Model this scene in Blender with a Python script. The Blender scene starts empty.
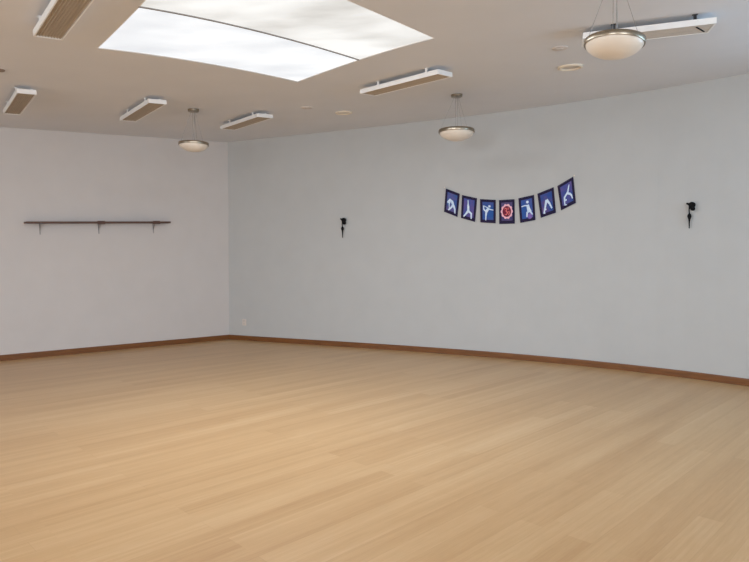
import bpy, math, random
import numpy as np
from mathutils import Vector, Matrix
from mathutils.geometry import tessellate_polygon

random.seed(4)
scene = bpy.context.scene
col = scene.collection
V = Vector

# ------------------------------------------------------------------ survey
# The room was measured from the photograph: camera at eye height, a level
# floor, a lean-to ceiling, a straight left wall and a bowed right wall.
F_PX, HORIZON, EYE = 600.0, 260.0, 1.5
PITCH = math.atan((281.0 - HORIZON) / F_PX)
EYE_P = V((0, 0, EYE))


def ray(u, v):
    x, y = (u - 374.5) / F_PX, -(v - 281.0) / F_PX
    c, s = math.cos(-PITCH), math.sin(-PITCH)
    return V((x, c - y * s, s + y * c))


def on_floor(u, v):
    r = ray(u, v)
    return EYE_P + r * (-EYE / r.z)


C0, CX, CY = 3.103, 0.0354, 0.0615            # ceiling plane z = C0 + CX x + CY y


def ceil_z(x, y):
    return C0 + CX * x + CY * y


def on_ceiling(u, v, below=0.0):
    r = ray(u, v)
    t = (C0 - below - EYE) / (r.z - CX * r.x - CY * r.y)
    return EYE_P + r * t


CN = V((-CX, -CY, 1)).normalized()            # ceiling normal, upward

CORNER = on_floor(229.4, 339.2)
LEFT_PT = on_floor(0, 361)
_wall = [(300, 343.6), (327, 345.5), (400, 350.8), (507, 358.5), (600, 367.6), (648, 373.1), (749, 386.2)]
_pts = [on_floor(u, v) for u, v in _wall]
CH = (_pts[-1] - CORNER)
CH_L = CH.length
CH_D = CH.normalized()
CH_N = V((-CH_D.y, CH_D.x, 0))                # outward, away from the room
_t = np.array([(p - CORNER).dot(CH_D) for p in _pts])
_d = np.array([(p - CORNER).dot(CH_N) for p in _pts])
_A = np.stack([_t * (CH_L - _t), _t * _t * (CH_L - _t)], 1)
_k = np.linalg.lstsq(_A, _d, rcond=None)[0]
K1, K2 = float(_k[0]), float(_k[1])


def right_wall(t, off=0.0):
    """plan point at chord length t, off metres into the room"""
    T = min(t, CH_L)
    d = K1 * T * (CH_L - T) + K2 * T * T * (CH_L - T)
    sl = K1 * (CH_L - 2 * T) + K2 * (2 * T * CH_L - 3 * T * T)
    if t > CH_L:
        d += sl * (t - CH_L)
    n = (CH_N - CH_D * sl).normalized()
    return CORNER + CH_D * t + CH_N * d - n * off, -n     # point, normal into the room


def hit_right(u, v, off=0.0):
    r = ray(u, v)
    lo, hi = 0.0, CH_L + 3
    target = math.atan2(r.x, r.y)
    for _ in range(50):
        m = (lo + hi) / 2
        p, n = right_wall(m, off)
        if math.atan2(p.x, p.y) < target:
            lo = m
        else:
            hi = m
    p, n = right_wall((lo + hi) / 2, off)
    k = math.hypot(p.x, p.y) / math.hypot(r.x, r.y)
    return V((p.x, p.y, EYE + r.z * k)), n, (lo + hi) / 2


LD = (LEFT_PT - CORNER).normalized()          # along the left wall, away from the corner
LN = V((-LD.y, LD.x, 0))
if LN.dot(-CORNER) < 0:
    LN = -LN                                  # into the room


def hit_left(u, v, off=0.0):
    r = ray(u, v)
    b = CORNER + LN * off
    t = (b - EYE_P).dot(LN) / r.dot(LN)
    return EYE_P + r * t


# ------------------------------------------------------------------ helpers
class MB:
    def __init__(self):
        self.v, self.f = [], []

    def add(self, vs, fs):
        o = len(self.v)
        self.v += [V(p) for p in vs]
        self.f += [tuple(i + o for i in f) for f in fs]
        return self

    def frame_box(self, o, ax, ay, az):
        """box with centre o and half-extent vectors ax, ay, az"""
        o, ax, ay, az = V(o), V(ax), V(ay), V(az)
        vs = [o + ax * i + ay * j + az * k for k in (-1, 1) for j in (-1, 1) for i in (-1, 1)]
        return self.add(vs, [(0, 2, 3, 1), (4, 5, 7, 6), (0, 1, 5, 4), (2, 6, 7, 3), (0, 4, 6, 2), (1, 3, 7, 5)])

    def box(self, x0, x1, y0, y1, z0, z1):
        return self.frame_box(((x0 + x1) / 2, (y0 + y1) / 2, (z0 + z1) / 2), ((x1 - x0) / 2, 0, 0), (0, (y1 - y0) / 2, 0), (0, 0, (z1 - z0) / 2))

    def lathe(self, prof, n=48, c=(0, 0, 0), axes=None, caps=False):
        """revolve (r, z) profile around the local z axis"""
        c = V(c)
        ax, ay, az = axes or (V((1, 0, 0)), V((0, 1, 0)), V((0, 0, 1)))
        vs, fs = [], []
        for r, z in prof:
            for i in range(n):
                a = 2 * math.pi * i / n
                vs.append(c + ax * (r * math.cos(a)) + ay * (r * math.sin(a)) + az * z)
        for k in range(len(prof) - 1):
            for i in range(n):
                j = (i + 1) % n
                fs.append((k * n + i, k * n + j, (k + 1) * n + j, (k + 1) * n + i))
        if caps:
            fs.append(tuple(range(n))[::-1])
            fs.append(tuple((len(prof) - 1) * n + i for i in range(n)))
        return self.add(vs, fs)

    def tube(self, pts, rad, n=10):
        pts = [V(p) for p in pts]
        rads = rad if isinstance(rad, (list, tuple)) else [rad] * len(pts)
        vs, fs = [], []
        up = None
        for k, p in enumerate(pts):
            d = (pts[min(k + 1, len(pts) - 1)] - pts[max(k - 1, 0)]).normalized()
            if up is None:
                up = V((0, 0, 1)) if abs(d.z) < .9 else V((1, 0, 0))
            a = d.cross(up).normalized()
            b = d.cross(a).normalized()
            up = a.cross(d)
            for i in range(n):
                t = 2 * math.pi * i / n
                vs.append(p + a * (rads[k] * math.cos(t)) + b * (rads[k] * math.sin(t)))
        for k in range(len(pts) - 1):
            for i in range(n):
                j = (i + 1) % n
                fs.append((k * n + i, k * n + j, (k + 1) * n + j, (k + 1) * n + i))
        fs.append(tuple(range(n))[::-1])
        fs.append(tuple((len(pts) - 1) * n + i for i in range(n)))
        return self.add(vs, fs)

    def build(self, name, mat, parent=None, base=None, smooth=False, bevel=0.0):
        """base: world point that the mesh coordinates are measured from"""
        me = bpy.data.meshes.new(name)
        b = V(base) if base is not None else V((0, 0, 0))
        me.from_pydata([tuple(p - b) for p in self.v], [], self.f)
        me.validate()
        import bmesh
        bm = bmesh.new()
        bm.from_mesh(me)
        bmesh.ops.recalc_face_normals(bm, faces=bm.faces)
        bm.to_mesh(me)
        bm.free()
        if smooth:
            me.polygons.foreach_set('use_smooth', [True] * len(me.polygons))
            me.set_sharp_from_angle(angle=math.radians(38))
        me.materials.append(mat)
        o = bpy.data.objects.new(name, me)
        col.objects.link(o)
        if parent is not None:
            o.parent = parent
        else:
            o.location = b
        if bevel:
            m = o.modifiers.new('bevel', 'BEVEL')
            m.width = bevel
            m.segments = 2
            m.limit_method = 'ANGLE'
        return o


def thing(name, label, cat, loc, rot=None, group=None):
    o = bpy.data.objects.new(name, None)
    o.empty_display_size = .1
    col.objects.link(o)
    M = rot.to_4x4() if rot is not None else Matrix.Identity(4)
    o.matrix_world = Matrix.Translation(loc) @ M
    o['label'], o['category'] = label, cat
    if group:
        o['group'] = group
    return o


def structure(o):
    o['kind'] = 'structure'
    return o


def basis(x, y, z):
    return Matrix((x, y, z)).transposed()


# ------------------------------------------------------------------ materials
def new_mat(name):
    m = bpy.data.materials.new(name)
    m.use_nodes = True
    nt = m.node_tree
    nt.nodes.clear()
    out = nt.nodes.new('ShaderNodeOutputMaterial')
    bs = nt.nodes.new('ShaderNodeBsdfPrincipled')
    nt.links.new(bs.outputs[0], out.inputs[0])
    return m, nt, bs, out


def lin(c):
    return tuple(((x / 255 + .055) / 1.055) ** 2.4 if x > 10 else x / 255 / 12.92 for x in c) + (1,)


def noise_mat(name, a, b, scale=8, rough=.5, metal=0, stretch=(1, 1, 1), bump=0, detail=4, lo=.3, hi=.7, **kw):
    m, nt, bs, out = new_mat(name)
    N, L = nt.nodes, nt.links
    tc = N.new('ShaderNodeTexCoord')
    mp = N.new('ShaderNodeMapping')
    mp.inputs['Scale'].default_value = stretch
    nz = N.new('ShaderNodeTexNoise')
    nz.inputs['Scale'].default_value = scale
    nz.inputs['Detail'].default_value = detail
    rp = N.new('ShaderNodeValToRGB')
    rp.color_ramp.elements[0].position, rp.color_ramp.elements[1].position = lo, hi
    rp.color_ramp.elements[0].color, rp.color_ramp.elements[1].color = a, b
    L.new(tc.outputs['Object'], mp.inputs[0])
    L.new(mp.outputs[0], nz.inputs['Vector'])
    L.new(nz.outputs['Fac'], rp.inputs[0])
    L.new(rp.outputs[0], bs.inputs['Base Color'])
    bs.inputs['Roughness'].default_value = rough
    bs.inputs['Metallic'].default_value = metal
    for k, v in kw.items():
        bs.inputs[k.replace('_', ' ')].default_value = v
    if bump:
        bp = N.new('ShaderNodeBump')
        bp.inputs['Strength'].default_value = bump
        bp.inputs['Distance'].default_value = .002
        L.new(nz.outputs['Fac'], bp.inputs['Height'])
        L.new(bp.outputs[0], bs.inputs['Normal'])
    return m


M_WALL_L = noise_mat('paint_left', lin((206, 201, 197)), lin((209, 204, 200)), 3, .75, bump=.04)
M_WALL_R = noise_mat('paint_right', lin((189, 190, 188)), lin((192, 193, 191)), 3, .75, bump=.04)
M_CEIL = noise_mat('paint_ceiling', lin((218, 220, 224)), lin((221, 223, 227)), 2, .85)
M_BASE = noise_mat('brown_wood', lin((104, 61, 22)), lin((130, 80, 32)), 14, .45, stretch=(.3, .3, 4))
M_SHELF = noise_mat('shelf_wood', lin((76, 48, 34)), lin((98, 62, 44)), 12, .5, stretch=(.5, .5, 3))
M_WHITE = noise_mat('white_enamel', lin((235, 235, 232)), lin((242, 242, 240)), 5, .35)
M_PALE = noise_mat('pale_panel', lin((196, 188, 178)), lin((206, 198, 188)), 6, .5)
M_DARKM = noise_mat('dark_metal', lin((40, 40, 44)), lin((58, 58, 62)), 20, .4, .6)
M_BLACK = noise_mat('black_rubber', lin((8, 8, 10)), lin((14, 14, 17)), 20, .8, Specular_IOR_Level=.2)
M_NICKEL = noise_mat('brushed_nickel', lin((150, 138, 120)), lin((172, 160, 142)), 40, .32, 1.0, stretch=(1, 1, 12))
M_WIRE = noise_mat('steel_cable', lin((150, 150, 150)), lin((170, 170, 170)), 60, .35, .9)
M_GLASS = noise_mat('frosted_glass', lin((226, 216, 202)), lin((234, 226, 213)), 4, .3, Subsurface_Weight=.0)
M_CREAM = noise_mat('cream_plastic', lin((226, 214, 194)), lin((232, 221, 202)), 6, .5)
M_CEILPLATE = noise_mat('ceiling_plate', lin((206, 200, 196)), lin((212, 206, 202)), 6, .6)
M_PLATE_DARK = noise_mat('dark_taupe_plate', lin((132, 112, 98)), lin((142, 122, 108)), 8, .5)
M_GREY = noise_mat('grey_steel', lin((150, 146, 144)), lin((164, 160, 158)), 20, .45, .4)
M_OUTLET = noise_mat('outlet_plastic', lin((212, 202, 192)), lin((216, 206, 196)), 8, .4)
M_NAVY = noise_mat('navy_cloth', lin((26, 18, 50)), lin((36, 26, 66)), 60, .9)
M_CORD = noise_mat('string_cotton', lin((196, 190, 184)), lin((210, 204, 198)), 60, .9)
M_FIG = noise_mat('figure_print', lin((196, 220, 246)), lin((226, 238, 250)), 30, .8)
M_PINK = noise_mat('pink_print', lin((244, 180, 196)), lin((250, 200, 210)), 40, .8)
M_RED = noise_mat('red_print', lin((96, 16, 50)), lin((132, 26, 60)), 40, .8)
M_ORANGE = noise_mat('salmon_print', lin((236, 110, 112)), lin((242, 130, 126)), 40, .8)
M_VIOLET = noise_mat('violet_print', lin((112, 92, 170)), lin((132, 110, 186)), 40, .8)


def print_mat(name, seed, a, b):
    m, nt, bs, out = new_mat(name)
    N, L = nt.nodes, nt.links
    tc = N.new('ShaderNodeTexCoord')
    mp = N.new('ShaderNodeMapping')
    mp.inputs['Location'].default_value = (seed * 3.1, seed * 1.7, seed)
    nz = N.new('ShaderNodeTexNoise')
    nz.inputs['Scale'].default_value = 7
    nz.inputs['Detail'].default_value = 3
    rp = N.new('ShaderNodeValToRGB')
    rp.color_ramp.elements[0].position, rp.color_ramp.elements[1].position = .38, .62
    rp.color_ramp.elements[0].color, rp.color_ramp.elements[1].color = a, b
    L.new(tc.outputs['Object'], mp.inputs[0])
    L.new(mp.outputs[0], nz.inputs['Vector'])
    L.new(nz.outputs['Fac'], rp.inputs[0])
    L.new(rp.outputs[0], bs.inputs['Base Color'])
    bs.inputs['Roughness'].default_value = .9
    return m


def slat_mat():
    """tan ribbed radiant panel: fine ribs running along local x"""
    m, nt, bs, out = new_mat('ribbed_tan_panel')
    N, L = nt.nodes, nt.links
    tc = N.new('ShaderNodeTexCoord')
    mp = N.new('ShaderNodeMapping')
    mp.inputs['Scale'].default_value = (1.2, 60, 1)
    nz = N.new('ShaderNodeTexNoise')
    nz.inputs['Scale'].default_value = 1.6
    nz.inputs['Detail'].default_value = 5
    rp = N.new('ShaderNodeValToRGB')
    rp.color_ramp.elements[0].position, rp.color_ramp.elements[1].position = .3, .72
    rp.color_ramp.elements[0].color, rp.color_ramp.elements[1].color = lin((166, 154, 138)), lin((188, 176, 158))
    L.new(tc.outputs['Object'], mp.inputs[0])
    L.new(mp.outputs[0], nz.inputs['Vector'])
    L.new(nz.outputs['Fac'], rp.inputs[0])
    L.new(rp.outputs[0], bs.inputs['Base Color'])
    bs.inputs['Roughness'].default_value = .6
    return m


M_SLAT = slat_mat()


def floor_mat():
    m, nt, bs, out = new_mat('bamboo_planks')
    N, L = nt.nodes, nt.links
    tc = N.new('ShaderNodeTexCoord')
    mp = N.new('ShaderNodeMapping')
    ang = math.atan2(-LD.y, -LD.x)
    mp.inputs['Rotation'].default_value = (0, 0, -ang + math.radians(-4.0))
    L.new(tc.outputs['Object'], mp.inputs[0])

    def bricks(w, h, off, mortar, loc):
        m2 = N.new('ShaderNodeMapping')
        m2.inputs['Location'].default_value = loc
        L.new(mp.outputs[0], m2.inputs[0])
        b = N.new('ShaderNodeTexBrick')
        b.offset, b.offset_frequency = off, 2
        b.squash = 1
        b.inputs['Color1'].default_value = (0, 0, 0, 1)
        b.inputs['Color2'].default_value = (1, 1, 1, 1)
        b.inputs['Mortar'].default_value = (.5, .5, .5, 1)
        b.inputs['Scale'].default_value = 1
        b.inputs['Mortar Size'].default_value = mortar
        b.inputs['Mortar Smooth'].default_value = .3
        b.inputs['Bias'].default_value = 0
        b.inputs['Brick Width'].default_value = w
        b.inputs['Row Height'].default_value = h
        L.new(m2.outputs[0], b.inputs['Vector'])
        return b

    plank = bricks(2.1, .142, .37, .0012, (.4, .03, 0))
    strip = bricks(2.1, .0203, .31, .0, (.4, .03, 0))
    fib = N.new('ShaderNodeMapping')
    fib.inputs['Scale'].default_value = (2.6, 48, 1)
    L.new(mp.outputs[0], fib.inputs[0])
    nz = N.new('ShaderNodeTexNoise')
    nz.inputs['Scale'].default_value = 2.2
    nz.inputs['Detail'].default_value = 6
    nz.inputs['Roughness'].default_value = .62
    L.new(fib.outputs[0], nz.inputs['Vector'])
    big = N.new('ShaderNodeTexNoise')
    big.inputs['Scale'].default_value = .5
    L.new(mp.outputs[0], big.inputs['Vector'])

    def math_node(op, a, b=None, c=None):
        n = N.new('ShaderNodeMath')
        n.operation = op
        for i, x in enumerate((a, b, c)):
            if x is None:
                continue
            if isinstance(x, (int, float)):
                n.inputs[i].default_value = x
            else:
                L.new(x, n.inputs[i])
        return n.outputs[0]

    f1 = math_node('MULTIPLY', plank.outputs['Color'], .19)
    f2 = math_node('MULTIPLY_ADD', strip.outputs['Color'], .1, f1)
    stm = N.new('ShaderNodeMapping')
    stm.inputs['Scale'].default_value = (.55, 7, 1)
    L.new(mp.outputs[0], stm.inputs[0])
    st = N.new('ShaderNodeTexNoise')
    st.inputs['Scale'].default_value = 1
    st.inputs['Detail'].default_value = 3
    L.new(stm.outputs[0], st.inputs['Vector'])
    f2 = math_node('MULTIPLY_ADD', st.outputs['Fac'], .42, f2)
    f3 = math_node('MULTIPLY_ADD', nz.outputs['Fac'], .34, f2)
    f4 = math_node('MULTIPLY_ADD', big.outputs['Fac'], .1, f3)
    rp = N.new('ShaderNodeValToRGB')
    e = rp.color_ramp.elements
    e[0].position, e[0].color = .2, lin((170, 128, 82))
    e[1].position, e[1].color = 1.0, lin((217, 186, 143))
    k = e.new(.6)
    k.color = lin((196, 159, 113))
    L.new(f4, rp.inputs[0])
    mx = N.new('ShaderNodeMix')
    mx.data_type = 'RGBA'
    mx.blend_type = 'MULTIPLY'
    L.new(math_node('MULTIPLY', plank.outputs['Fac'], .2), mx.inputs[0])
    L.new(rp.outputs[0], mx.inputs[6])
    mx.inputs[7].default_value = (.45, .32, .2, 1)
    L.new(mx.outputs[2], bs.inputs['Base Color'])
    bs.inputs['Roughness'].default_value = .34
    bs.inputs['Specular IOR Level'].default_value = .6
    return m


def pane_mat(name, strength, a, b, seed):
    """translucent skylight sheet lit by the sky above, with streaky tone variation"""
    m, nt, bs, out = new_mat(name)
    N, L = nt.nodes, nt.links
    tc = N.new('ShaderNodeTexCoord')
    mp = N.new('ShaderNodeMapping')
    mp.inputs['Location'].default_value = (seed, seed * .7, 0)
    mp.inputs['Rotation'].default_value = (0, 0, math.radians(40))
    mp.inputs['Scale'].default_value = (1, 2.2, 1)
    nz = N.new('ShaderNodeTexNoise')
    nz.inputs['Scale'].default_value = 1.1
    nz.inputs['Detail'].default_value = 5
    nz.inputs['Roughness'].default_value = .45
    rp = N.new('ShaderNodeValToRGB')
    rp.color_ramp.elements[0].position, rp.color_ramp.elements[1].position = .3, .62
    rp.color_ramp.elements[0].color, rp.color_ramp.elements[1].color = a, b
    L.new(tc.outputs['Object'], mp.inputs[0])
    L.new(mp.outputs[0], nz.inputs['Vector'])
    L.new(nz.outputs['Fac'], rp.inputs[0])
    bs.inputs['Base Color'].default_value = (.1, .1, .1, 1)
    bs.inputs['Roughness'].default_value = .5
    L.new(rp.outputs[0], bs.inputs['Emission Color'])
    bs.inputs['Emission Strength'].default_value = strength
    return m


# ------------------------------------------------------------------ room shell
P_LEFT = CORNER + LD * 9.0
ts = [CH_L * i / 24 for i in range(25)] + [CH_L + 1.2]
R_PLAN = [right_wall(t)[0] for t in ts]
R_END = R_PLAN[-1]
BR, BL = V((R_END.x + .3, -4.5, 0)), V((P_LEFT.x, -4.5, 0))
OUTLINE = [CORNER] + R_PLAN[1:] + [BR, BL, P_LEFT]


def wall(name, plan, mat, holes=()):
    """wall sheet along plan points, 0.12 m thick, outward"""
    mb = MB()
    n = len(plan)
    outs = []
    for i, p in enumerate(plan):
        d = (plan[min(i + 1, n - 1)] - plan[max(i - 1, 0)]).normalized()
        o = V((-d.y, d.x, 0))
        outs.append(p + o * .12)
    vs = []
    for p, q in zip(plan, outs):
        vs += [V((p.x, p.y, 0)), V((p.x, p.y, ceil_z(p.x, p.y))), V((q.x, q.y, 0)), V((q.x, q.y, ceil_z(q.x, q.y)))]
    fs = []
    for i in range(n - 1):
        a, b = 4 * i, 4 * i + 4
        fs += [(a, a + 1, b + 1, b), (a + 2, b + 2, b + 3, a + 3), (a + 1, a + 3, b + 3, b + 1), (a, b, b + 2, a + 2)]
    e = 4 * (n - 1)
    fs += [(0, 2, 3, 1), (e, e + 1, e + 3, e + 2)]
    mb.add(vs, fs)
    return structure(mb.build(name, mat))


wall('wall_right', R_PLAN, M_WALL_R).data.polygons.foreach_set('use_smooth', [False] * (4 * (len(R_PLAN) - 1) + 2))
wall('wall_left', [P_LEFT, CORNER], M_WALL_L)
wall('wall_side', [R_END, BR], M_WALL_R)
wall('wall_back', [BR, BL], M_WALL_L)
wall('wall_far_left', [BL, P_LEFT], M_WALL_L)

fl = MB()
n = len(OUTLINE)
# floor slab
fl.add([V((p.x, p.y, 0)) for p in OUTLINE] + [V((p.x, p.y, -.1)) for p in OUTLINE],
       [tuple(range(n))[::-1], tuple(range(n, 2 * n))] + [(i, (i + 1) % n, n + (i + 1) % n, n + i) for i in range(n)])
structure(fl.build('floor', floor_mat()))


def baseboard(name, plan, off):
    mb = MB()
    prof = [(0, .0), (.018, .0), (.018, .072), (.012, .085), (0, .087)]
    nn = len(plan)
    vs, fs = [], []
    for i, p in enumerate(plan):
        d = (plan[min(i + 1, nn - 1)] - plan[max(i - 1, 0)]).normalized()
        o = V((d.y, -d.x, 0))
        for r, z in prof:
            q = p + o * (r + off)
            vs.append(V((q.x, q.y, z + .001)))
    k = len(prof)
    for i in range(nn - 1):
        for j in range(k):
            fs.append((i * k + j, i * k + (j + 1) % k, (i + 1) * k + (j + 1) % k, (i + 1) * k + j))
    fs += [tuple(range(k)), tuple((nn - 1) * k + j for j in range(k))[::-1]]
    mb.add(vs, fs)
    return structure(mb.build(name, M_BASE))


baseboard('baseboard_right', R_PLAN, .0)
baseboard('baseboard_left', [P_LEFT, CORNER], .0)
baseboard('baseboard_back', [BR, BL], .0)


# skylight outline in the ceiling: gently bowed edges
def quad_fit(pts, n=9):
    xs = np.array([p[0] for p in pts], float)
    ys = np.array([p[1] for p in pts], float)
    s = np.concatenate([[0], np.cumsum(np.hypot(np.diff(xs), np.diff(ys)))])
    s /= s[-1]
    deg = min(2, len(pts) - 1)
    w = np.ones(len(pts))
    w[0] = w[-1] = 30
    cx, cy = np.polyfit(s, xs, deg, w=w), np.polyfit(s, ys, deg, w=w)
    return [(float(np.polyval(cx, t)), float(np.polyval(cy, t))) for t in np.linspace(0, 1, n)]


S_A, S_B, S_C, S_D = (96.8, 48.3), (298, 82), (435, 38.3), (200, -62)
S_DL, S_DR = (138, 7.2), (359, 60.4)
front = quad_fit([S_A, (190, 61.2), (210, 64.1), S_B], 13)
right_lo = quad_fit([S_B, (330, 70.4), S_DR], 7)
right_hi = quad_fit([S_DR, (397, 48.6), S_C], 7)
back = quad_fit([S_C, (390, 17.6), (346, -.2), S_D], 13)
left_hi = quad_fit([S_D, S_DL], 7)
left_lo = quad_fit([S_DL, (117, 28.6), S_A], 7)
divider = quad_fit([S_DL, (210, 20), (310, 46.5), S_DR], 13)
loop_px = front[:-1] + right_lo[:-1] + right_hi[:-1] + back[:-1] + left_hi[:-1] + left_lo[:-1]
HOLE = [on_ceiling(*p) for p in loop_px]

flat_out = [V((p.x, p.y, 0)) for p in OUTLINE]
flat_hole = [V((p.x, p.y, 0)) for p in HOLE]
tri = tessellate_polygon([flat_out, flat_hole])
allp = flat_out + flat_hole
ce = MB()
lo_v = [V((p.x, p.y, ceil_z(p.x, p.y))) for p in allp]
hi_v = [p + V((0, 0, .14)) for p in lo_v]
N0 = len(allp)
fs = [tuple(t) for t in tri] + [tuple(i + N0 for i in t)[::-1] for t in tri]
no, nh = len(flat_out), len(flat_hole)
fs += [(i, (i + 1) % no, N0 + (i + 1) % no, N0 + i) for i in range(no)]
fs += [(no + i, no + (i + 1) % nh, N0 + no + (i + 1) % nh, N0 + no + i) for i in range(nh)]
ce.add(lo_v + hi_v, fs)
structure(ce.build('ceiling', M_CEIL))

# window_1: the translucent skylight
sky_c = sum(HOLE, V((0, 0, 0))) / len(HOLE)
UPV = V((0, 0, 1))


def sheet(pts, z0, z1):
    mb = MB()
    k = len(pts)
    mb.add([p + UPV * z0 for p in pts] + [p + UPV * z1 for p in pts],
           [tuple(range(k)), tuple(range(k, 2 * k))[::-1]] + [(i, (i + 1) % k, k + (i + 1) % k, k + i) for i in range(k)])
    return mb


def strip(path, w, z0, z1, closed=False):
    """bar of width w along path, lying in the ceiling plane"""
    mb = MB()
    k = len(path)
    vs, fs = [], []
    for i, p in enumerate(path):
        a = path[(i - 1) % k] if closed else path[max(i - 1, 0)]
        b = path[(i + 1) % k] if closed else path[min(i + 1, k - 1)]
        d = (b - a).normalized()
        s = d.cross(CN).normalized() * (w / 2)
        vs += [p - s + UPV * z0, p + s + UPV * z0, p + s + UPV * z1, p - s + UPV * z1]
    m = k if closed else k - 1
    for i in range(m):
        a, b = 4 * i, 4 * ((i + 1) % k)
        for j in range(4):
            fs.append((a + j, a + (j + 1) % 4, b + (j + 1) % 4, b + j))
    if not closed:
        fs += [(0, 1, 2, 3), (4 * k - 4, 4 * k - 1, 4 * k - 2, 4 * k - 3)]
    mb.add(vs, fs)
    return mb


win = bpy.data.objects.new('window_1', None)
win.location = sky_c
col.objects.link(win)
structure(win)
c3 = lambda px: [on_ceiling(*p) for p in px]
pane_a = c3(front[:-1] + right_lo[:-1] + divider[::-1][:-1] + left_lo[:-1])
pane_b = c3(divider[:-1] + right_hi[:-1] + back[:-1] + left_hi[:-1])
M_PANE_A = pane_mat('sky_sheet_clear', 1.0, (.76, .79, .83, 1), (1.0, 1.02, 1.04, 1), 2.3)
M_PANE_B = pane_mat('sky_sheet_grey', 1.0, (.64, .63, .60, 1), (.98, .98, .96, 1), 5.1)
sheet(pane_a, .008, .016).build('pane', M_PANE_A, win, sky_c)
sheet(pane_b, .008, .016).build('pane', M_PANE_B, win, sky_c)
strip(c3(divider), .02, .001, .0075).build('glazing_bar', M_GREY, win, sky_c)
strip([sky_c + (p - sky_c) * .9965 for p in HOLE], .012, .002, .0075, True).build('window_frame', M_WHITE, win, sky_c)


# ------------------------------------------------------------------ ceiling heaters
def heater(a_near, a_far, side_px, width, label, length=None, pale=False, end_at_near=True):
    """a_near, a_far: pixel ends of one long lower edge; side_px: a pixel on the other long edge"""
    DROP, TH = .098, .048
    p0, p1 = on_ceiling(*a_near, below=DROP), on_ceiling(*a_far, below=DROP)
    q = on_ceiling(*side_px, below=DROP)
    l = (p1 - p0)
    L_ = length or l.length
    l.normalize()
    w = l.cross(CN).normalized()
    if w.dot(q - p0) < 0:
        w = -w
    l = (w.cross(CN)).normalized() * (1 if w.cross(CN).dot(l) > 0 else -1)
    c = p0 + l * (L_ / 2) + w * (width / 2)
    base = V((c.x, c.y, ceil_z(c.x, c.y)))
    z = CN
    x = l
    y = z.cross(x)
    rt = thing('ceiling_heater', label, 'heater', base, basis(x, y, z), 'heater panels on the ceiling')
    hl, hw = L_ / 2, width / 2
    zb = -(DROP - .004)
    zt = zb + TH
    h = MB()                                     # open-bottomed white tray
    e = .009
    h.box(-hl, hl, -hw, hw, zt - .008, zt)
    h.box(-hl, hl, -hw, -hw + e, zb, zt - .008)
    h.box(-hl, hl, hw - e, hw, zb, zt - .008)
    h.box(-hl, -hl + e * 1.6, -hw + e, hw - e, zb, zt - .008)
    h.box(hl - e * 1.6, hl, -hw + e, hw - e, zb, zt - .008)
    h.build('housing', M_WHITE, rt)
    g = MB()
    if pale:
        n_ = 3
        for k in range(n_):
            y0 = -hw + e + (2 * hw - 2 * e) * k / n_
            y1 = -hw + e + (2 * hw - 2 * e) * (k + 1) / n_
            g.box(-hl + .016, hl - .016, y0 + .003, y1 - .003, zb + .003, zb + .02)
        g.box(-hl + .016, hl - .016, -hw + e, hw - e, zb + .007, zb + .02)
        g.build('radiant_panel', M_PALE, rt, bevel=.0015)
        sx = -hl + .09 if end_at_near else hl - .09
        s = MB()
        s.frame_box((sx, 0, zb + .001), (.006, 0, 0), (.045, hw * .6, 0), (0, 0, .003))
        s.build('slot', M_BLACK, rt)
    else:
        n_ = 9
        wd = (2 * hw - 2 * e) / n_
        for k in range(n_):                      # ribs running the length of the panel
            yc = -hw + e + wd * (k + .5)
            g.add([(-hl + .016, yc - wd * .46, zb + .014), (-hl + .016, yc, zb + .003), (-hl + .016, yc + wd * .46, zb + .014),
                   (hl - .016, yc - wd * .46, zb + .014), (hl - .016, yc, zb + .003), (hl - .016, yc + wd * .46, zb + .014)],
                  [(0, 1, 4, 3), (1, 2, 5, 4), (0, 2, 1), (3, 4, 5), (0, 3, 5, 2)])
        g.box(-hl + .016, hl - .016, -hw + e, hw - e, zb + .014, zb + .02)
        g.build('radiant_panel', M_SLAT, rt)
    for sx in (-.70, .52):
        for sy in (-1, 1):
            b = MB()
            b.box(sx * hl - .012, sx * hl + .012, sy * hw * .82 - .004, sy * hw * .82 + .004, zt, 0)
            b.box(sx * hl - .02, sx * hl + .02, sy * hw * .82 - .014, sy * hw * .82 + .014, -.004, 0)
            b.box(sx * hl - .02, sx * hl + .02, sy * hw * .82 - .014, sy * hw * .82 + .014, zt, zt + .004)
            b.build('bracket', M_WHITE if not pale else M_DARKM, rt)
    return rt


heater((32.6, 36.8), (55.8, 0), (62.7, 36.9), .20, 'brown-ribbed heater panel cut off by the top edge, left of the skylight', length=1.3)
heater((16.4, 93.2), (2.7, 114.2), (36, 93.6), .185, 'short-looking ceiling heater panel nearest the left edge, above the wall shelf')
heater((148.3, 103), (119.6, 121), (166, 103.7), .21, 'ceiling heater panel just left of the smallest pendant lamp')
heater((257.2, 117), (220, 129.4), (272.4, 118.2), .24, 'ceiling heater panel right above the room corner, beside the smallest pendant lamp')
heater((437.9, 74), (359.6, 94), (451, 78.8), .24, 'white-sided ceiling heater panel between the skylight and the middle pendant lamp')
heater((716.6, 23.4), (582.8, 38.8), (719.6, 32), .27, 'ceiling heater with pale smooth underside and black slot, behind the largest pendant lamp', pale=True)


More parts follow.
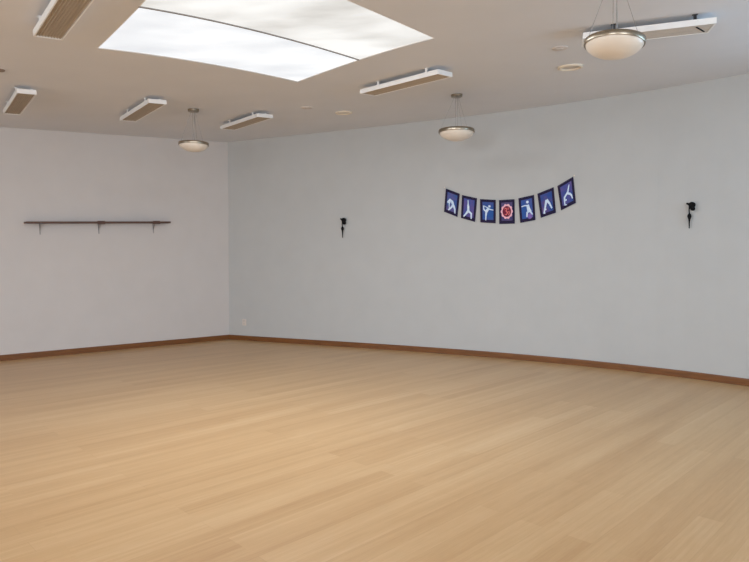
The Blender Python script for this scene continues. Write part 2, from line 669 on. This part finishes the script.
# ------------------------------------------------------------------ pendant lamps
def pendant(base, rad, drop, label, tilt=0.0):
    """base: point on the ceiling; drop: to the middle of the rim"""
    rt = thing('pendant_lamp', label, 'lamp', base, None, 'bowl pendant lamps')
    piv = Matrix.Translation((0, 0, -drop)) @ Matrix.Rotation(math.radians(tilt), 4, 'Y') @ Matrix.Translation((0, 0, drop))   # how level the bowl hangs
    c = MB()
    c.lathe([(.001, -.034), (.06, -.034), (.072, -.028), (.074, -.004), (.074, .012)], 32, caps=False)
    c.build('canopy', M_NICKEL, rt, smooth=True)
    for s in (-1, 1):
        k = MB()
        k.tube([(s * .012, 0, -.03), (s * .012, 0, -drop + .03)], .0022, 8)
        k.build('rod', M_WIRE, rt, smooth=True)
    for i in range(3):
        a = math.radians(90 + 120 * i + 90)
        k = MB()
        k.tube([(.03 * math.cos(a), .03 * math.sin(a), -.03), piv @ V((rad * .93 * math.cos(a), rad * .93 * math.sin(a), -drop + .008))], .0013, 6)
        k.build('cable', M_WIRE, rt, smooth=True)
    r = MB()
    hh = rad * .088
    prof = [(rad * .955, -hh), (rad * .985, -hh * 1.06), (rad, -hh * .8), (rad, hh * .8), (rad * .985, hh * 1.06), (rad * .955, hh), (rad * .945, hh * .4), (rad * .945, -hh * .6)]
    r.lathe([(x, z - drop) for x, z in prof + prof[:1]], 64)
    r.v = [piv @ p for p in r.v]
    r.build('rim', M_NICKEL, rt, smooth=True)
    g = MB()
    depth = rad * .46
    pr = []
    for i in range(13):                           # shallow spherical bowl
        a = i / 12 * math.pi / 2
        pr.append((max(rad * .95 * math.cos(a), .0008), -drop - hh * .6 - depth * math.sin(a) ** 1.15))
    inner = [(max(x - .005, .0005), z + .005) for x, z in pr[::-1]]
    g.lathe(pr + inner + pr[:1], 64)
    g.v = [piv @ p for p in g.v]
    g.build('glass_bowl', M_GLASS, rt, smooth=True)
    b = MB()                                      # cross bar and lamp holder inside the bowl
    b.box(-rad * .94, rad * .94, -.012, .012, -drop - .004, -drop + .004)
    b.lathe([(.001, -drop - .055), (.02, -drop - .055), (.02, -drop + .03), (.001, -drop + .03)], 16)
    b.v = [piv @ p for p in b.v]
    b.build('lamp_holder', M_NICKEL, rt)
    return rt


def pend_at(u, v_can, u_rim, v_rim, w_px, label, tilt=0.0):
    c = on_ceiling(u, v_can)
    r = ray(u_rim, v_rim)
    k = c.y / r.y
    zr = EYE + r.z * k
    rad = w_px / 2 / F_PX * c.y
    pendant(c, rad, c.z - zr, label, tilt)
    return c.y


pend_at(193.4, 109.4, 192.4, 144.2, 29.3, 'smallest bowl pendant lamp, hanging left of the room corner')
pend_at(456.7, 94.6, 456.7, 131.6, 35.6, 'middle-sized bowl pendant lamp over the blue bunting')
# the nearest lamp: same lamp, its canopy above the frame
pend_at(615.4, -27, 617.2, 42.6, 57.3, 'largest bowl pendant lamp, at top right with its canopy out of view', 4.5)


# ------------------------------------------------------------------ small ceiling plates
def ceil_basis():
    x = V((1, 0, 0)) - CN * CN.x
    x.normalize()
    return basis(x, CN.cross(x), CN)


def downlight(u, v, w_px, label):
    c = on_ceiling(u, v)
    R = w_px / 2 / F_PX * c.y
    rt = thing('ceiling_downlight', label, 'light', c, ceil_basis(), 'round cream downlights')
    MB().lathe([(R * .70, 0), (R * .72, -.012), (R * .85, -.02), (R, -.012), (R, .0)], 40).build('trim_ring', M_CREAM, rt, smooth=True)
    MB().lathe([(R * .71, -.004), (R * .6, -.003), (R * .3, -.0015), (.0008, -.001)], 40).build('lens', M_PALE, rt, smooth=True)


downlight(343.8, 112.4, 17, 'round cream downlight between the skylight heater and the corner heater')
downlight(570.4, 66.8, 24, 'round cream downlight below and left of the largest pendant lamp')


def plate(u, v, w_px, label, mat):
    c = on_ceiling(u, v)
    R = w_px / 2 / F_PX * c.y
    rt = thing('ceiling_plate', label, 'cover plate', c, ceil_basis(), None)
    MB().lathe([(R, 0), (R, -.006), (R * .94, -.009), (R * .4, -.009)], 36).build('rim', mat, rt, smooth=True)
    MB().lathe([(R * .4, -.009), (R * .36, -.013), (.0008, -.013)], 36).build('cap', mat, rt, smooth=True)


plate(307, 107.4, 11, 'small round plate on the ceiling beside the corner-side cream downlight', M_CEILPLATE)
plate(560, 48, 15, 'faint round plate on the ceiling above the right-hand cream downlight', M_CEILPLATE)
plate(-2, 69.9, 12, 'dark round ceiling plate cut by the left edge of the photo', M_PLATE_DARK)


# ------------------------------------------------------------------ wall shelf
sL, sR = hit_left(23.6, 222.8), hit_left(167.4, 222.6)
sc = (sL + sR) / 2
sx = (sR - sL).normalized()
sz = V((0, 0, 1)) - sx * sx.z
sz.normalize()
sy = sz.cross(sx)                                # horizontal, checks sign below
if sy.dot(LN) < 0:
    sy = -sy
rot = basis(sx, sy, sx.cross(sy))
half = (sR - sL).length / 2
zs = 1 if sx.cross(sy).z > 0 else -1
sh = thing('wall_shelf', 'long thin brown wooden shelf on three brackets on the left wall', 'shelf', sc, rot)
MB().box(-half, half, .002, .15, -.014, .014).build('board', M_SHELF, sh, bevel=.003)


def shelf_x(u):
    return (hit_left(u, 222.7) - sc).dot(sx)


for u in (39.3, 98.2, 152.9):
    x = shelf_x(u)
    b = MB()
    b.box(x - .007, x + .007, .001, .008, *sorted((zs * -.18, zs * -.014)))
    b.box(x - .007, x + .007, .008, .13, *sorted((zs * -.022, zs * -.014)))
    b.add([(x - .004, .008, zs * -.022), (x + .004, .008, zs * -.022), (x - .004, .10, zs * -.022), (x + .004, .10, zs * -.022),
           (x - .004, .008, zs * -.12), (x + .004, .008, zs * -.12), (x - .004, .09, zs * -.03), (x + .004, .09, zs * -.03)],
          [(0, 1, 3, 2), (4, 6, 7, 5), (0, 4, 5, 1), (2, 3, 7, 6), (0, 2, 6, 4), (1, 5, 7, 3)])
    b.build('bracket', M_GREY, sh)
for u0, u1 in ((94.6, 102), (149.6, 156.6)):
    MB().box(shelf_x(u0), shelf_x(u1), .151, .163, *sorted((zs * -.03, zs * .022))).build('mounting_block', M_SHELF, sh, bevel=.002)


# ------------------------------------------------------------------ wall hooks with hanging cords
def wall_hook(u, v, s, label):
    p, nrm, t = hit_right(u, v)
    x = V((0, 0, 1)).cross(nrm)                  # to the right as seen from the room
    x.normalize()
    rt = thing('wall_hook', label, 'hook', p, basis(x, -nrm, V((0, 0, 1))), 'black wall hooks')
    # local: x right, -y into the room, z up; origin where the stem leaves the plate
    m = MB()
    m.box(-.014 * s, .014 * s, -.008, 0, .03 * s, .085 * s)
    m.build('wall_plate', M_BLACK, rt, bevel=.003)
    m = MB()
    m.tube([(0, -.006, .05 * s), (0, -.05, .055 * s), (.012 * s, -.075, .06 * s)], [.012 * s, .011 * s, .010 * s], 12)
    m.tube([(-.032 * s, -.05, .094 * s), (-.012 * s, -.058, .085 * s), (.02 * s, -.07, .075 * s)], [.012 * s, .013 * s, .014 * s], 12)
    m.build('arm', M_BLACK, rt, smooth=True)
    m = MB()
    cx = .034 * s
    ax = (V((1, 0, 0)), V((0, 0, 1)), V((0, -1, 0)))
    m.lathe([(.001, .035), (.030 * s, .035), (.036 * s, .045), (.028 * s, .055), (.028 * s, .07), (.036 * s, .08), (.030 * s, .09), (.001, .09)], 24, (cx - .004 * s, 0, .072 * s), ax)
    m.lathe([(.001, .04), (.022 * s, .04), (.026 * s, .05), (.026 * s, .078), (.022 * s, .086), (.001, .086)], 24, (cx + .006 * s, 0, .026 * s), ax)
    m.build('spool', M_BLACK, rt, smooth=True)
    m = MB()
    m.tube([(-.004 * s, -.05, .06 * s), (-.006 * s, -.045, .0), (-.004 * s, -.04, -.035 * s)], .007 * s, 10)
    m.build('stem', M_BLACK, rt, smooth=True)
    m = MB()
    m.lathe([(.001, -.215 * s), (.006 * s, -.21 * s), (.009 * s, -.13 * s), (.013 * s, -.10 * s), (.024 * s, -.065 * s), (.02 * s, -.045 * s), (.009 * s, -.03 * s), (.001, -.03 * s)], 16, (-.003 * s, -.04, 0))
    m.build('hanging_cord', M_BLACK, rt, smooth=True)
    return rt


wall_hook(343.7, 224.8, 1.06, 'small black wall hook with hanging cord, left of the bunting near the corner')
wall_hook(690.8, 211.2, 1.02, 'black wall hook with hanging cord, alone at the right end of the wall')

# ------------------------------------------------------------------ power outlet by the corner
po, pn, pt = hit_right(244.4, 322.2)
px_ = V((0, 0, 1)).cross(pn).normalized()
ot = thing('power_outlet', 'small pale power outlet low on the wall beside the room corner', 'outlet', po, basis(px_, -pn, V((0, 0, 1))))
MB().box(-.045, .045, -.008, 0, -.06, .06).build('cover_plate', M_OUTLET, ot, bevel=.002)
for z in (-.026, .026):
    MB().box(-.017, .017, -.011, -.0075, z - .017, z + .017).build('socket', M_PALE, ot, bevel=.002)

# ------------------------------------------------------------------ bunting of seven pose flags
FLAGS = [
    [(445.9, 188.5), (459.8, 193.7), (457.4, 216.9), (444.1, 211.7)],
    [(462.1, 195.0), (477.1, 198.2), (475.0, 221.9), (461.0, 217.9)],
    [(480.1, 199.0), (495.8, 199.9), (495.6, 223.3), (480.4, 222.4)],
    [(499.1, 200.1), (514.5, 199.2), (514.8, 223.6), (499.3, 224.0)],
    [(518.4, 198.3), (534.0, 194.8), (535.5, 220.0), (520.3, 222.9)],
    [(537.4, 193.7), (553.7, 187.1), (555.9, 212.7), (540.8, 217.8)],
    [(557.4, 186.0), (573.2, 176.6), (575.9, 202.9), (561.1, 210.4)],
]


def flag_map(i, u, v, off):
    tl, tr, br, bl = FLAGS[i]
    a = 1 - v
    x = (tl[0] * (1 - u) + tr[0] * u) * (1 - a) + (bl[0] * (1 - u) + br[0] * u) * a
    y = (tl[1] * (1 - u) + tr[1] * u) * (1 - a) + (bl[1] * (1 - u) + br[1] * u) * a
    p, nrm, t = hit_right(x, y, .012)
    return p + nrm * off


def flag_grid(i, u0, u1, v0, v1, o0, o1, n=7):
    mb = MB()
    vs = []
    for o in (o0, o1):
        for b in range(n):
            for a in range(n):
                vs.append(flag_map(i, u0 + (u1 - u0) * a / (n - 1), v0 + (v1 - v0) * b / (n - 1), o))
    fs = []
    m = n * n
    for b in range(n - 1):
        for a in range(n - 1):
            k = b * n + a
            fs.append((k, k + n, k + n + 1, k + 1))
            fs.append((m + k, m + k + 1, m + k + n + 1, m + k + n))
    for a in range(n - 1):
        fs.append((a, a + 1, m + a + 1, m + a))
        k = (n - 1) * n + a
        fs.append((k, m + k, m + k + 1, k + 1))
        k = a * n
        fs.append((k, m + k, m + k + n, k + n))
        k = a * n + n - 1
        fs.append((k, k + n, m + k + n, m + k))
    return mb.add(vs, fs)


ASP = 1.5


def flag_stroke(mb, i, pts, ws, o0=.0052, o1=.0062):
    """a tapered limb printed on flag i; widths in flag widths"""
    k = len(pts)
    if not isinstance(ws, (list, tuple)):
        ws = [ws] * k
    L_, R_ = [], []
    for j, (u, v) in enumerate(pts):
        a, b = pts[max(j - 1, 0)], pts[min(j + 1, k - 1)]
        dx, dy = b[0] - a[0], (b[1] - a[1]) * ASP
        q = math.hypot(dx, dy) or 1
        nx, ny = -dy / q, dx / q
        L_.append((u + nx * ws[j] / 2, v + ny * ws[j] / 2 / ASP))
        R_.append((u - nx * ws[j] / 2, v - ny * ws[j] / 2 / ASP))
    for o in (o0, o1):
        pass
    vs = []
    for o in (o0, o1):
        for a, b in zip(L_, R_):
            vs += [flag_map(i, *a, o), flag_map(i, *b, o)]
    m = 2 * k
    fs = []
    for j in range(k - 1):
        c = 2 * j
        fs += [(c, c + 1, c + 3, c + 2), (m + c, m + c + 2, m + c + 3, m + c + 1), (c, c + 2, m + c + 2, m + c), (c + 1, m + c + 1, m + c + 3, c + 3)]
    fs += [(0, m, m + 1, 1), (2 * k - 2, 2 * k - 1, m + 2 * k - 1, m + 2 * k - 2)]
    mb.add(vs, fs)


def flag_disc(mb, i, c, ru, o0=.0052, o1=.0062, n=20, lobes=0, amp=0, inner=None, rv=None):
    rv = rv or ru / ASP
    vs = []
    for o in (o0, o1):
        for j in range(n):
            a = 2 * math.pi * j / n
            f = 1 + amp * abs(math.cos(lobes * a / 2)) if lobes else 1
            vs.append(flag_map(i, c[0] + ru * f * math.cos(a), c[1] + rv * f * math.sin(a), o))
    if inner is None:
        fs = [tuple(range(n))[::-1], tuple(range(n, 2 * n))]
    else:
        for o in (o0, o1):
            for j in range(n):
                a = 2 * math.pi * j / n
                vs.append(flag_map(i, c[0] + ru * inner * math.cos(a), c[1] + rv * inner * math.sin(a), o))
        fs = []
        for j in range(n):
            q = (j + 1) % n
            fs += [(n + j, n + q, 3 * n + q, 3 * n + j), (j, 2 * n + j, 2 * n + q, q), (2 * n + j, 3 * n + j, 3 * n + q, 2 * n + q)]
    fs += [(j, (j + 1) % n, n + (j + 1) % n, n + j) for j in range(n)]
    mb.add(vs, fs)


bc, bn, bt = hit_right(507, 200)
bunting = thing('bunting', 'string of seven navy flags with white yoga figures on the right wall', 'bunting', bc)
# one cord through the top hems, pinned at both ends
cord_px = [(445.0, 187.6)]
for tl, tr, br, bl in FLAGS:
    cord_px += [(tl[0], tl[1] + .4), ((tl[0] + tr[0]) / 2, (tl[1] + tr[1]) / 2 + .45), (tr[0], tr[1] + .4)]
cord_px.append((574.6, 175.6))
cp = [hit_right(x, y, .012)[0] for x, y in cord_px]
MB().tube(cp, .003, 8).build('cord', M_CORD, bunting, bc, smooth=True)
for x, y in (cord_px[0], cord_px[-1]):
    p, nrm, t = hit_right(x, y, 0)
    m = MB()
    m.tube([p - nrm * .001, p + nrm * .016, p + nrm * .02], [.004, .004, .009], 12)
    m.build('pin', M_CREAM, bunting, bc, smooth=True)

POSES = {
    0: ([([(.26, .50), (.36, .60), (.52, .55), (.64, .40)], [.10, .15, .19, .17]),
         ([(.62, .42), (.48, .28), (.30, .14)], [.15, .11, .08]),
         ([(.64, .42), (.76, .28), (.80, .10)], [.15, .12, .08]),
         ([(.40, .56), (.33, .40), (.36, .24)], [.09, .07, .05])], [(.25, .47, .075)]),
    1: ([([(.42, .84), (.45, .66), (.46, .56)], [.05, .08, .10]),
         ([(.46, .60), (.48, .42), (.50, .34)], [.14, .16, .18]),
         ([(.48, .38), (.34, .24), (.18, .09)], [.16, .11, .07]),
         ([(.50, .37), (.70, .30), (.72, .08)], [.16, .12, .08])], [(.45, .62, .065)]),
    2: ([([(.36, .10), (.37, .30), (.40, .46)], [.06, .09, .14]),
         ([(.40, .46), (.48, .56), (.56, .64)], [.15, .17, .14]),
         ([(.54, .60), (.70, .57), (.86, .56)], [.08, .06, .05]),
         ([(.40, .48), (.24, .56), (.22, .72)], [.13, .09, .06]),
         ([(.22, .72), (.36, .68), (.52, .64)], [.05, .05, .06])], [(.60, .71, .075)]),
    4: ([([(.16, .63), (.36, .65), (.56, .63)], [.06, .07, .09]),
         ([(.56, .66), (.60, .50), (.66, .36)], [.17, .20, .28]),
         ([(.64, .40), (.50, .36), (.46, .18)], [.15, .11, .08]),
         ([(.66, .42), (.74, .34), (.84, .24)], [.15, .10, .07])], [(.56, .77, .085)]),
    5: ([([(.24, .12), (.36, .34), (.50, .62)], [.08, .11, .15]),
         ([(.50, .62), (.66, .44), (.78, .22)], [.15, .11, .08]),
         ([(.24, .12), (.34, .13)], [.06, .06])], [(.38, .26, .055)]),
    6: ([([(.70, .80), (.62, .64), (.54, .48)], [.06, .09, .13]),
         ([(.30, .10), (.30, .28), (.34, .42), (.52, .52), (.70, .44)], [.06, .08, .12, .14, .12]),
         ([(.68, .46), (.78, .36), (.82, .22)], [.11, .09, .06]),
         ([(.30, .12), (.42, .11)], [.06, .05])], [(.40, .29, .06)]),
}
INK = [(lin((46, 92, 156)), lin((98, 92, 150))), (lin((50, 82, 158)), lin((100, 86, 148))), (lin((40, 88, 160)), lin((72, 84, 150))),
       (lin((62, 62, 112)), lin((110, 92, 132))), (lin((48, 88, 160)), lin((78, 88, 158))), (lin((44, 78, 150)), lin((106, 82, 134))),
       (lin((46, 78, 152)), lin((100, 86, 150)))]
for i in range(7):
    f = flag_grid(i, 0, 1, 0, 1, 0, .003).build('flag', M_NAVY, bunting, bc)
    inner = flag_grid(i, .15, .86, .13, .885, .0032, .0042).build('printed_panel', print_mat('flag_print_%d' % i, i, *INK[i]), f, (0, 0, 0))
    inner.data.transform(Matrix.Translation(-bc))
    if i == 3:
        m = MB()
        flag_disc(m, 3, (.5, .51), .34, n=80, lobes=10, amp=.16, inner=.82, rv=.275)
        e = m.build('lotus_ring', M_PINK, f, bc)
        m = MB()
        flag_disc(m, 3, (.5, .51), .28, o0=.0045, o1=.0054, n=32, rv=.23)
        m.build('lotus_heart', M_RED, f, bc)
        m = MB()
        # the Om sign: figure-three body, tail, crescent and dot
        flag_stroke(m, 3, [(.36, .61), (.43, .65), (.50, .61), (.47, .55), (.42, .53)], [.05, .06, .06, .05, .04], .0056, .0066)
        flag_stroke(m, 3, [(.42, .53), (.50, .51), (.53, .44), (.46, .37), (.36, .40)], [.04, .06, .065, .06, .04], .0056, .0066)
        flag_stroke(m, 3, [(.50, .50), (.58, .48), (.65, .53), (.66, .43), (.60, .37)], [.04, .05, .05, .05, .035], .0056, .0066)
        flag_stroke(m, 3, [(.54, .62), (.59, .595), (.65, .63)], [.025, .04, .025], .0056, .0066)
        flag_disc(m, 3, (.595, .655), .028, .0056, .0066, 12)
        m.build('om_sign', M_ORANGE, f, bc)
        continue
    m = MB()
    strokes, heads = POSES[i]
    for k, (pts, ws) in enumerate(strokes):
        flag_stroke(m, i, pts, ws, .0045, .0056 + .0002 * k)
    for (u, v, r) in heads:
        flag_disc(m, i, (u, v), r, .0045, .0068, 16)
    m.build('yoga_figure', M_FIG, f, bc)
    if i == 4:
        m = MB()
        flag_disc(m, i, (.66, .20), .17, .0045, .0052, 20)
        m.build('mat_print', M_VIOLET, f, bc)

# ------------------------------------------------------------------ unseen windows out of frame, added to fill the room with light
M_UNSEEN_PANE = pane_mat('unseen_window_glow', 1.1, (.80, .88, .96, 1), (.96, .98, 1.0, 1), 8.0)  # glow added to the panes of the unseen windows


def unseen_window(k, at, facing, w, z0, z1, power, colr):
    """unseen window with a fill light, set against a wall at plan point `at`, facing the room"""
    rt = bpy.data.objects.new('window_%d' % k, None)
    fy = V((facing[0], facing[1], 0)).normalized()
    rt.matrix_world = Matrix.Translation((at[0], at[1], z0)) @ basis(fy.cross(UPV), fy, UPV).to_4x4()
    col.objects.link(rt)
    structure(rt)
    h = z1 - z0
    fr = MB()
    for x in (-w / 2, 0, w / 2):
        fr.box(x - .03, x + .03, .002, .05, 0, h)
    fr.box(-w / 2, w / 2, .002, .05, -.03, .03)
    fr.box(-w / 2, w / 2, .002, .05, h - .03, h + .03)
    fr.build('window_frame', M_WHITE, rt)
    MB().box(-w / 2 + .03, w / 2 - .03, .006, .012, .03, h - .03).build('pane', M_UNSEEN_PANE, rt)
    ld = bpy.data.lights.new('window_fill', 'AREA')  # fill lamp added just inside the pane
    ld.shape = 'RECTANGLE'
    ld.size, ld.size_y = w, h
    ld.energy, ld.color = power, colr
    lo = bpy.data.objects.new('window_fill', ld)
    lo.matrix_world = Matrix.Translation(V((at[0], at[1], z0 + h / 2)) + fy * .06) @ fy.to_track_quat('-Z', 'Y').to_matrix().to_4x4()
    col.objects.link(lo)


unseen_window(2, (3.2, -4.5), (0, 1), 3.0, .7, 2.6, 205, (.78, .87, 1.0))
unseen_window(3, (-3.2, -4.5), (0, 1), 3.0, .7, 2.4, 275, (.78, .88, 1.0))  # added for broad, even fill from behind the camera
side = (BR - R_END).normalized()
side_mid = R_END + side * 2.2
unseen_window(4, (side_mid.x, side_mid.y), (side.y, -side.x), 2.6, 1.8, 3.0, 62, (.40, .70, 1.0))  # unseen; sited to wash the right wall's end in blue

unseen_window(5, (P_LEFT.x, .6), (1, 0), 3.4, .8, 2.3, 145, (.80, .90, 1.0))  # invented window, put in to brighten the left floor

# daylight entering through the skylight sheets
sl = bpy.data.lights.new('skylight_daylight', 'AREA')
sl.shape, sl.size, sl.size_y = 'RECTANGLE', 1.9, 1.9
sl.energy, sl.color = 120, (.83, .90, 1.0)
so = bpy.data.objects.new('skylight_daylight', sl)
so.location = sky_c - CN * .01
fx = (on_ceiling(*S_B) - on_ceiling(*S_A)).normalized()
so.matrix_world = Matrix.Translation(sky_c - CN * .012) @ basis(fx, CN.cross(fx), CN).to_4x4()
col.objects.link(so)

# ------------------------------------------------------------------ sky outside
w = bpy.data.worlds.new('outside')
scene.world = w
w.use_nodes = True
bg = w.node_tree.nodes.get('Background')
bg.inputs[0].default_value = (.6, .72, .9, 1)
bg.inputs[1].default_value = .5

# ------------------------------------------------------------------ camera
cd = bpy.data.cameras.new('camera')
cd.sensor_width = 36
cd.lens = F_PX / 749 * 36
co = bpy.data.objects.new('camera', cd)
co.location = EYE_P
co.rotation_euler = (math.radians(90) - PITCH, 0, 0)
col.objects.link(co)
scene.camera = co

vs = scene.view_settings
vs.view_transform = 'Standard'
vs.look = 'None'
vs.exposure = -0.06
vs.gamma = 1
vs.use_curve_mapping = False
scene.cycles.use_denoising = True
scene.cycles.max_bounces = 10
scene.cycles.diffuse_bounces = 8
